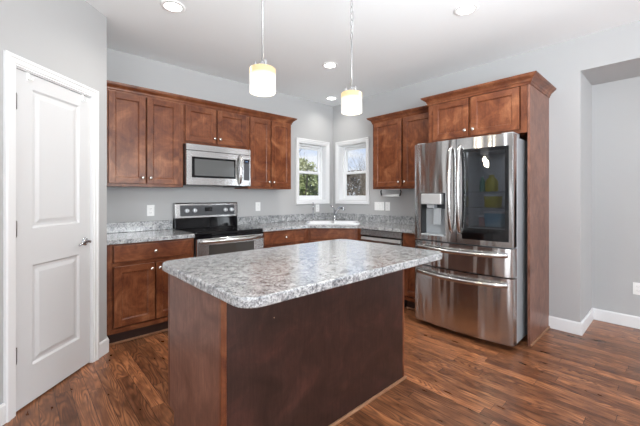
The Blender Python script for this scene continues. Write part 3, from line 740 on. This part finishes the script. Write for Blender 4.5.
# ------------------------------------------------------------------ microwave
root = thing('microwave', (-2.538, 0, 1.398), 0, label='stainless steel over-the-range microwave mounted above the stove', cat='microwave')
MH, MW_, MD = .434, .760, .375
b = MB(); b.box(0, MW_, -MD, -.003, 0, MH, bl, .002); b.build('microwave_body', root)
b = MB(); b.box(0, MW_, -.402, -MD, .368, MH, st, .003); b.build('top_vent_strip', root)
b = MB(); y0, y1 = -.402, -MD - .001; dx = .655
b.box(0, .06, y0, y1, .004, .364, st, .003).box(dx - .092, dx, y0, y1, .004, .364, st, .003).box(.057, dx - .089, y0, y1, .300, .364, st, .002).box(.057, dx - .089, y0, y1, .004, .082, st, .002)
d = b.build('microwave_door', root)
b = MB(); b.box(.058, dx - .09, y0 + .004, y0 + .012, .08, .303, bg_, .001).box(.088, dx - .112, y0 + .0025, y0 + .0045, .104, .280, M['micro_glass']); b.build('door_window', d)
b = MB(); b.tube([(dx - .045, y0, .35), (dx - .045, y0 - .022, .335), (dx - .048, y0 - .036, .28), (dx - .052, y0 - .042, .19), (dx - .048, y0 - .036, .10), (dx - .045, y0 - .022, .04), (dx - .045, y0, .025)], [.012, .015, .017, .018, .017, .015, .012], M['handle']); b.build('handle', d)
b = MB(); b.box(dx + .001, MW_, y0, y1, .004, .364, st, .003); cp_ = b.build('control_side', root)
b = MB(); b.box(dx + .012, MW_ - .020, y0 - .0015, y0 + .002, .070, .318, M['dark_grey'], .001); b.box(dx + .018, MW_ - .026, y0 - .0025, y0, .272, .308, bg_)
for r_ in range(5):
    for c_ in range(3): b.box(dx + .018 + c_ * .024, dx + .036 + c_ * .024, y0 - .0022, y0 - .001, .090 + r_ * .034, .112 + r_ * .034, M['dark_grey'])
b.build('keypad', cp_)
text('clock_digits', '1:43', .022, M['display'], cp_, (dx + .026, y0 - .003, .282), (R(90), 0, 0))
b = MB(); b.box(.50, .68, -.33, -.20, -.012, 0, bl, .003); b.build('surface_light', root)

# ------------------------------------------------------------------ dishwasher
root = thing('dishwasher', (0, -1.121, 0), R(-90), label='stainless steel dishwasher under the counter left of the refrigerator', cat='dishwasher')
b = MB(); b.box(.004, .602, -.585, -.03, .10, .868, bl); b.box(.01, .596, -.54, -.05, .002, .10, bl); b.build('dishwasher_body', root)
b = MB(); yz_prism(b, [(-.632, .800), (-.618, .868), (-.585, .868), (-.585, .800)], .004, .602, M['steel'], .002); b.build('control_strip', root)
b = MB(); b.box(.004, .602, -.628, -.585, .115, .782, st, .004); d = b.build('dishwasher_door', root)
b = MB(); yz_prism(b, [(-.642, .745), (-.634, .778), (-.628, .778), (-.628, .745)], .02, .586, M['light_steel'], .002); b.build('handle', d)

# ------------------------------------------------------------------ refrigerator
FW = .905
root = thing('refrigerator', (0, -2.031, 0), R(-90), label='large stainless steel french door refrigerator with ice dispenser', cat='refrigerator')
gs = M['grey_side']; fl = M['fridge_liner']
b = MB()
b.box(.004, .030, -.745, -.03, .045, 1.775, gs, .003).box(FW - .030, FW - .004, -.745, -.03, .045, 1.775, gs, .003)
b.box(.030, FW - .030, -.745, -.03, 1.735, 1.775, gs).box(.030, FW - .030, -.06, -.03, .045, 1.735, fl).box(.030, FW - .030, -.745, -.06, .80, .86, fl).box(.030, FW - .030, -.745, -.06, .045, .09, gs)
b.box(.03, FW - .03, -.70, -.60, .006, .045, bl)
b.build('refrigerator_body', root)
def fy_(x, e=0): return -.858 - .042 * (1 - ((x - FW / 2) / (FW / 2)) ** 2) - e
def bowed(b, x0, x1, z0, z1, m, back=-.765, e=0, bev=.004, n=10, rl=False, rr=False):
    pts = [(x0 + (x1 - x0) * k / n, fy_(x0 + (x1 - x0) * k / n, e)) for k in range(n + 1)]
    if rl: pts = [(x0, fy_(x0, e) + .014), (x0 + .004, fy_(x0, e) + .004)] + [(x0 + .014, fy_(x0 + .014, e))] + pts[1:]
    if rr: pts = pts[:-1] + [(x1 - .014, fy_(x1 - .014, e)), (x1 - .004, fy_(x1, e) + .004), (x1, fy_(x1, e) + .014)]
    b.prism(pts + [(x1, back), (x0, back)], z0, z1, m, bev=bev)
sw = M['steel_wavy']; half = FW / 2
# left door, pieces around the dispenser recess
ZB, ZT = .858, 1.800; dx0, dx1, dz0, dz1 = .092, .348, .905, 1.312
b = MB(); bowed(b, 0, dx0, ZB, ZT, sw, rl=True, bev=0); bowed(b, dx1, half - .003, ZB, ZT, sw, bev=0); bowed(b, dx0, dx1, dz1, ZT, sw, bev=0); bowed(b, dx0, dx1, ZB, dz0, sw, bev=0)
b.box(dx0, dx1, -.790, -.765, dz0, dz1, gs)
ld = b.build('french_door', root)
b = MB(); lg = M['light_grey']
b.box(dx0, dx0 + .006, -.888, -.79, dz0, dz1, bl).box(dx1 - .006, dx1, -.888, -.79, dz0, dz1, lg).box(dx0 + .006, dx1 - .006, -.794, -.789, dz0, 1.16, lg).box(dx0 + .006, dx1 - .006, -.796, -.789, 1.16, dz1, M['dark_grey'])
b.box(dx0 + .006, dx1 - .006, -.90, -.79, dz0, dz0 + .012, M['light_grey'], .002).box(dx0 + .006, dx1 - .006, -.885, -.79, dz1 - .008, dz1, bl)
b.build('dispenser_recess', ld)
b = MB(); b.box(dx0 + .020, dx1 - .028, -.925, -.86, 1.205, 1.306, M['silver_plastic'], .006, 2); b.build('dispenser_display', ld)
b = MB(); b.prism([(dx0 + .07, -.90), (dx1 - .11, -.90), (dx1 - .12, -.82), (dx0 + .08, -.82)], 1.168, 1.205, lg, bev=.004)
b.prism([(dx0 + .115, -.86), (dx1 - .06, -.86), (dx1 - .06, -.845), (dx0 + .115, -.845)], 1.01, 1.168, lg, bev=.003); b.build('dispenser_paddle', ld)
# right door with the dark glass
gx0, gx1, gz0, gz1 = .505, .876, .902, 1.700
b = MB(); bowed(b, half + .003, gx0, ZB, ZT, sw, bev=0); bowed(b, gx1, FW, ZB, ZT, sw, rr=True, bev=0); bowed(b, gx0, gx1, gz1, ZT, sw, bev=0); bowed(b, gx0, gx1, ZB, gz0, sw, bev=0)
rd = b.build('french_door', root)
b = MB(); pts = [(gx0 + (gx1 - gx0) * k / 10, fy_(gx0 + (gx1 - gx0) * k / 10, -.0015)) for k in range(11)]
b.prism(pts + [(x, y + .004) for x, y in pts[::-1]], gz0, gz1, M['tint_glass']); b.build('glass_pane', rd)
b = MB()      # printed dark border behind the glass
for x0, x1, z0, z1 in ((gx0, gx0 + .035, gz0, gz1), (gx1 - .03, gx1, gz0, gz1), (gx0 + .035, gx1 - .03, gz1 - .03, gz1), (gx0 + .035, gx1 - .03, gz0, gz0 + .10)):
    b.prism([(x0, fy_(x0) + .008), (x1, fy_(x1) + .008), (x1, fy_(x1) + .010), (x0, fy_(x0) + .010)], z0, z1, bl)
b.build('pane_border', rd)
def vhandle(xc, parent, lean):
    b = MB(); L = []
    zz0, zz1 = .945, 1.745
    for k in range(21):
        t = k / 20; z = zz0 + (zz1 - zz0) * t; s_ = math.sin(math.pi * t) ** .35 if 0 < k < 20 else 0
        y = fy_(xc) + .002 - .052 * s_ - .012 * math.sin(math.pi * t); x = xc + lean * math.sin(math.pi * t) * .004
        L.append([(x - .016, y, z), (x - .011, y - .012, z), (x + .011, y - .012, z), (x + .016, y, z), (x + .010, y + .010, z), (x - .010, y + .010, z)])
    b.loops(L, M['handle'], True, True); b.build('handle', parent)
vhandle(half - .040, ld, -1); vhandle(half + .038, rd, 1)
text('brand_mark', 'LG', .030, M['steel_dark'], rd, (.80, fy_(.82) - .003, 1.738), (R(90), 0, R(7.5)), .0008)
def drawer(z0, z1, hz):
    b = MB(); bowed(b, 0, FW, z0, z1, sw, n=24, rl=True, rr=True, bev=0); d = b.build('freezer_drawer' if z0 < .3 else 'middle_drawer', root)
    b = MB(); L = []
    for k in range(25):
        t = k / 24; s_ = math.sin(math.pi * t) ** .3 if 0 < k < 24 else 0; x = .035 + (FW - .07) * t; y = fy_(x) + .002 - .050 * s_; z = hz - .012 * math.sin(math.pi * t)
        L.append([(x, y, z - .019), (x, y - .013, z - .014), (x, y - .015, z + .010), (x, y - .002, z + .021), (x, y + .010, z + .010), (x, y + .010, z - .012)])
    b.loops(L, M['handle'], True, True); b.build('handle', d)
drawer(.612, .846, .792); drawer(.055, .600, .545)
MB().box(.01, .10, -.82, -.66, 1.777, 1.815, gs, .004).build('hinge_cover', root); MB().box(FW - .10, FW - .01, -.82, -.66, 1.777, 1.815, gs, .004).build('hinge_cover', root)
b = MB()
for z0, z1 in ((.075, .59), (.62, .835)): b.box(.012, FW - .012, -.765, -.745, z0, z1, M['dark_grey'])
for x0, x1 in ((.012, .04), (FW - .04, FW - .012), (half - .03, half + .03)): b.box(x0, x1, -.765, -.745, .87, 1.76, M['dark_grey'])
b.build('door_gasket', root)
for z in (1.00, 1.175, 1.318): MB().box(.505, FW - .035, -.735, -.07, z, z + .006, M['glass']).build('shelf', root)
# light inside the refrigerator
ll = bpy.data.lights.new('refrigerator_lamp', 'AREA'); ll.shape = 'RECTANGLE'; ll.size = .3; ll.size_y = .4; ll.energy = 1.1
lo = bpy.data.objects.new('refrigerator_lamp', ll); COL.objects.link(lo); lo.parent = root; lo.location = (.68, -.40, 1.73)
def fr(x, y): return (-(-y), 0) and (y, -2.031 - x)
def bottle(label, x, y, z, m, r, h, nk=.4):
    b = MB(); b.lathe([(0, .0005), (r * .95, .0005), (r, .008), (r, h * .55), (r * .8, h * .68), (r * nk, h * .80), (r * nk, h * .93), (0, h * .93)], m, n=20)
    o = b.build('bottle', loc=(*fr(x, y), z), rz=R(-90), label=label, cat='bottle'); c = MB(); c.lathe([(0, h * .93), (r * nk * 1.15, h * .93), (r * nk * 1.15, h), (0, h)], M['plastic'], n=16); c.build('cap', o)
bottle('yellow bottle on the top refrigerator shelf behind the dark glass', .655, -.62, 1.3245, M['yellow'], .055, .165)
bottle('slim green bottle left of the yellow bottle behind the dark glass', .565, -.60, 1.3245, M['green'], .025, .15)
def tub(label, x, y, z, wx, wy, h, m):
    root_ = thing('food_tub', (*fr(x, y), z), R(-90), label=label, cat='container')
    b = MB(); b.loops([[(px, py, zz) for px, py in rrect(-wx * s_, wx * s_, -wy * s_, wy * s_, .02)] for s_, zz in ((.92, .0005), (.96, h * .5), (1, h))], m, True, True); b.build('tub_body', root_)
    b = MB(); b.loops([[(px, py, zz) for px, py in rrect(-wx * s_, wx * s_, -wy * s_, wy * s_, .02)] for s_, zz in ((1.05, h), (1.05, h + .012), (.9, h + .016))], M['plastic'], False, True); b.build('lid', root_)
tub('flat yellow tub below the yellow bottle behind the dark glass', .66, -.60, 1.1815, .065, .06, .10, M['yellow'])
tub('pale blue tub on the lowest glass shelf behind the dark glass', .68, -.60, 1.0065, .080, .07, .12, M['blue'])
tub('small pink tub left of the pale blue tub behind the dark glass', .565, -.58, 1.0065, .030, .05, .08, M['pink'])

# ------------------------------------------------------------------ island
IX0, IX1, IY0, IY1 = -3.200, -1.825, -2.540, -1.885
root = thing('island_cabinet', ((IX0 + IX1) / 2, (IY0 + IY1) / 2, 0), 0, label='dark brown wooden kitchen island base in the centre of the floor', cat='island')
ox, oy = (IX0 + IX1) / 2, (IY0 + IY1) / 2
def off(o): o.location = (-ox, -oy, 0); return o
b = MB(); b.box(IX0 + .02, IX1 - .02, IY0 + .012, IY1 - .02, .10, .871, wd); b.box(IX0 + .02, IX1 - .02, IY0 + .012, IY1 - .09, .001, .10, M['toe']); off(b.build('cabinet_body', root))
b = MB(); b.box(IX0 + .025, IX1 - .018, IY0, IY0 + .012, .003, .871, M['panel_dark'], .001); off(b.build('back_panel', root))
for xa, xb in ((IX0, IX0 + .012), (IX1 - .012, IX1)):
    b = MB(); pts = [(IY0 + .004, .003), (IY1 - .09, .003), (IY1 - .09, .10), (IY1 - .02, .10), (IY1 - .02, .871), (IY0 + .004, .871)]
    bb = bmesh.new(); A = [bb.verts.new((xa, y, z)) for y, z in pts]; B = [bb.verts.new((xb, y, z)) for y, z in pts]
    for i in range(6): bb.faces.new((A[i], A[(i + 1) % 6], B[(i + 1) % 6], B[i]))
    bb.faces.new(A); bb.faces.new(B[::-1]); bmesh.ops.recalc_face_normals(bb, faces=bb.faces); b.merge(bb, M['panel_side']); off(b.build('end_panel', root))
for c_ in ((IX0 - .001, IX0 + .025, IY0 - .003, IY0 + .02, .003), (IX1 - .018, IX1 + .001, IY0 - .001, IY0 + .02, .003), (IX0 - .001, IX0 + .02, IY1 - .02, IY1, .10), (IX1 - .02, IX1 + .001, IY1 - .02, IY1, .10)):
    off(MB().box(*c_, .871, wd, .002).build('corner_trim', root))
b = MB(); b.box(IX0 + .04, IX1 + .012, IY0 - .016, IY0 - .0015, .001, .020, M['shoe'], .005, 2); off(b.build('shoe_molding', root))
for k in range(3):
    x0 = IX0 + .03 + k * .43; x1 = x0 + .42
    b = MB(); shaker(b, -x1, -x0, .16, .68, 0); o = b.build('door', root, loc=(-ox, IY1 - .02 - oy, 0), rz=R(180)); knob(o, -x0 - .03, -.02, .63)
    b = MB(); b.box(-x1, -x0, -.02, 0, .71, .855, wh, .005, 2); o = b.build('drawer_front', root, loc=(-ox, IY1 - .02 - oy, 0), rz=R(180)); knob(o, -(x0 + x1) / 2, -.02, .78)
TX0, TX1, TY0, TY1 = -3.248, -1.742, -2.815, -1.862
b = MB(); L = []
for ins, z in ((.006, .8725), (.001, .876), (0, .880), (0, .906), (.002, .911), (.006, .914)):
    L.append([(x, y, z) for x, y in rrect(TX0 + ins, TX1 - ins, TY0 + ins, TY1 - ins, .085 - ins, 10)])
b.loops(L, cm, False, True); b.build('island_countertop', label='thick grey speckled island countertop with rounded corners', cat='countertop')

# ------------------------------------------------------------------ pendants
def pendant(loc, label, chain=False):
    ztop = loc[2] + .152
    root = thing('pendant_lamp', loc, label=label, cat='lamp', group='pendant lamps over the island')
    ni = M['stem']
    b = MB(); b.lathe([(.060, 0), (.0645, .003), (.065, .008), (.065, .120), (.060, .124), (.05, .125), (.05, .120), (.060, .117), (.061, .008), (.058, .004), (.060, 0)], M['shade'], n=40, cap=False); b.lathe([(0, .0125), (.060, .0125), (.060, .0155), (0, .0155)], M['shade'], n=40); b.build('lamp_shade', root)
    b = MB(); b.lathe([(0, .119), (.052, .119), (.052, .127), (.018, .130), (.016, .148), (.006, .160), (0, .160)], ni, n=24)
    for a in (0, 120, 240): x, y = .036 * math.cos(R(a + 20)), .036 * math.sin(R(a + 20)); b.lathe([(.0055, .125), (.0055, .155), (0, .157)], ni, (x, y, 0), n=10)
    b.build('lamp_socket', root)
    zc = H - loc[2] - .0005
    b = MB()
    if chain:
        zr = zc - .50
        b.tube([(0, 0, .155), (0, 0, zr)], .0045, ni, 8)
        n = 12; Lk = (zc - .02 - zr) / n
        for k in range(n):
            c = zr + Lk * (k + .5); pts = []
            for j in range(13):
                a = 2 * math.pi * j / 12; u, v = .0085 * math.cos(a), (Lk * .62) * math.sin(a); pts.append((u, 0, c + v) if k % 2 else (0, u, c + v))
            b.tube(pts, .0022, ni, 6, False)
        b.tube([(.004, .004, zr - .02), (.012, -.006, zr + .15), (-.008, .010, zr + .3), (.003, 0, zc - .01)], .0022, ni, 6)
    else: b.tube([(0, 0, .155), (0, 0, zc - .02)], .0045, ni, 8)
    b.build('lamp_stem', root)
    b = MB(); b.lathe([(0, zc), (.06, zc), (.06, zc - .008), (.035, zc - .022), (.01, zc - .028), (0, zc - .028)], ni, n=28); b.build('ceiling_canopy', root)
    l = bpy.data.lights.new('pendant_bulb', 'POINT'); l.energy = 7; l.color = (1, .86, .66); l.shadow_soft_size = .045
    o = bpy.data.objects.new('pendant_bulb', l); COL.objects.link(o); o.parent = root; o.location = (0, 0, -.06)
pendant((-2.930, -2.440, 1.797), 'left pendant lamp with white glass shade hanging on a smooth rod')
pendant((-2.310, -2.480, 1.797), 'right pendant lamp with white glass shade hanging from a chain', True)

# ------------------------------------------------------------------ recessed lights
def can(x, y, label, pw=62):
    root = thing('recessed_light', (x, y, H), label=label, cat='ceiling light', group='recessed ceiling lights')
    b = MB(); b.lathe([(.062, -.002), (.088, -.0015), (.090, -.004), (.084, -.007), (.064, -.010), (.062, -.006), (.062, -.002)], M['trim_ring'], n=36, cap=False); b.build('trim_ring', root)
    b = MB(); b.lathe([(0, -.0045), (.063, -.0045), (.063, -.0065), (0, -.0065)], M['sun_white'], n=32); b.build('lens', root)
    l = bpy.data.lights.new('can_lamp', 'SPOT'); l.energy = pw; l.spot_size = R(150); l.spot_blend = .9; l.color = (1, .96, .90); l.shadow_soft_size = .07
    o = bpy.data.objects.new('can_lamp', l); COL.objects.link(o); o.parent = root; o.location = (0, 0, -.02)
can(-2.941, -1.199, 'recessed ceiling light over the floor in front of the stove, leftmost', 34)
can(-1.235, -2.718, 'recessed ceiling light in front of the refrigerator, rightmost', 45)
can(-1.243, -1.201, 'recessed ceiling light between the two pendant lamps, farther back')
can(-.355, -.326, 'recessed ceiling light deep in the corner above the sink', 15)

# ------------------------------------------------------------------ plates, holder
def plate(loc, rz, wdt, h, kind, label):
    root = thing('wall_outlet' if kind == 'outlet' else 'light_switch', loc, rz, label=label, cat='outlet' if kind == 'outlet' else 'switch')
    MB().box(-wdt / 2, wdt / 2, -.007, -.0005, -h / 2, h / 2, M['plastic'], .0025, 2).build('cover_plate', root)
    if kind == 'outlet':
        for z in (-.021, .021):
            s_ = MB().box(-.017, .017, -.010, -.006, z - .0145, z + .0145, M['plastic'], .002, 2).build('socket', root)
            MB().box(-.008, -.006, -.0106, -.0096, z - .003, z + .007, M['plate_slot']).box(.006, .008, -.0106, -.0096, z - .003, z + .007, M['plate_slot']).lathe([(0, 0), (.002, 0), (.002, .001), (0, .001)], M['plate_slot'], (0, -.0097, z - .008), '-Y', 8).build('slots', s_)
    else:
        n = 2 if wdt > .1 else 1
        for k in range(n):
            x = (k - (n - 1) / 2) * .046; MB().box(x - .016, x + .016, -.011, -.006, -.033, .033, M['plastic'], .002, 2).build('rocker', root)
plate((-2.768, 0, 1.128), 0, .075, .118, 'outlet', 'white wall outlet above the counter left of the stove')
plate((-1.430, 0, 1.143), 0, .075, .118, 'outlet', 'white wall outlet above the counter just right of the stove')
plate((-.345, 0, 1.096), 0, .075, .115, 'outlet', 'white wall outlet under the left window')
plate((0, -.942, 1.139), R(-90), .165, .120, 'switch', 'wide white double switch right of the right window')
plate((0, -1.088, 1.139), R(-90), .075, .120, 'outlet', 'white wall outlet beside the wide double switch')
plate((.602, -3.585, .385), R(-90), .075, .118, 'outlet', 'white wall outlet low on the grey wall at the far right')
root = thing('paper_towel_holder', (-.19, -1.27, UB), R(-90), label='white paper towel holder with dark arms under the wall cabinet', cat='holder')
b = MB(); b.box(-.15, .15, -.02, .02, -.010, -.0005, M['plastic'], .003); b.build('mounting_bar', root)
for sg in (-1, 1):
    b = MB(); b.tube([(sg * .145, 0, -.006), (sg * .160, 0, -.03), (sg * .150, 0, -.07), (sg * .14, 0, -.085)], [.008, .009, .010, .012], M['black'], 8); b.build('arm', root)
b = MB(); b.lathe([(0, -.128), (.018, -.128), (.018, .128), (0, .128)], M['plastic'], (0, 0, -.083), 'X', 20); b.build('roll_bar', root)
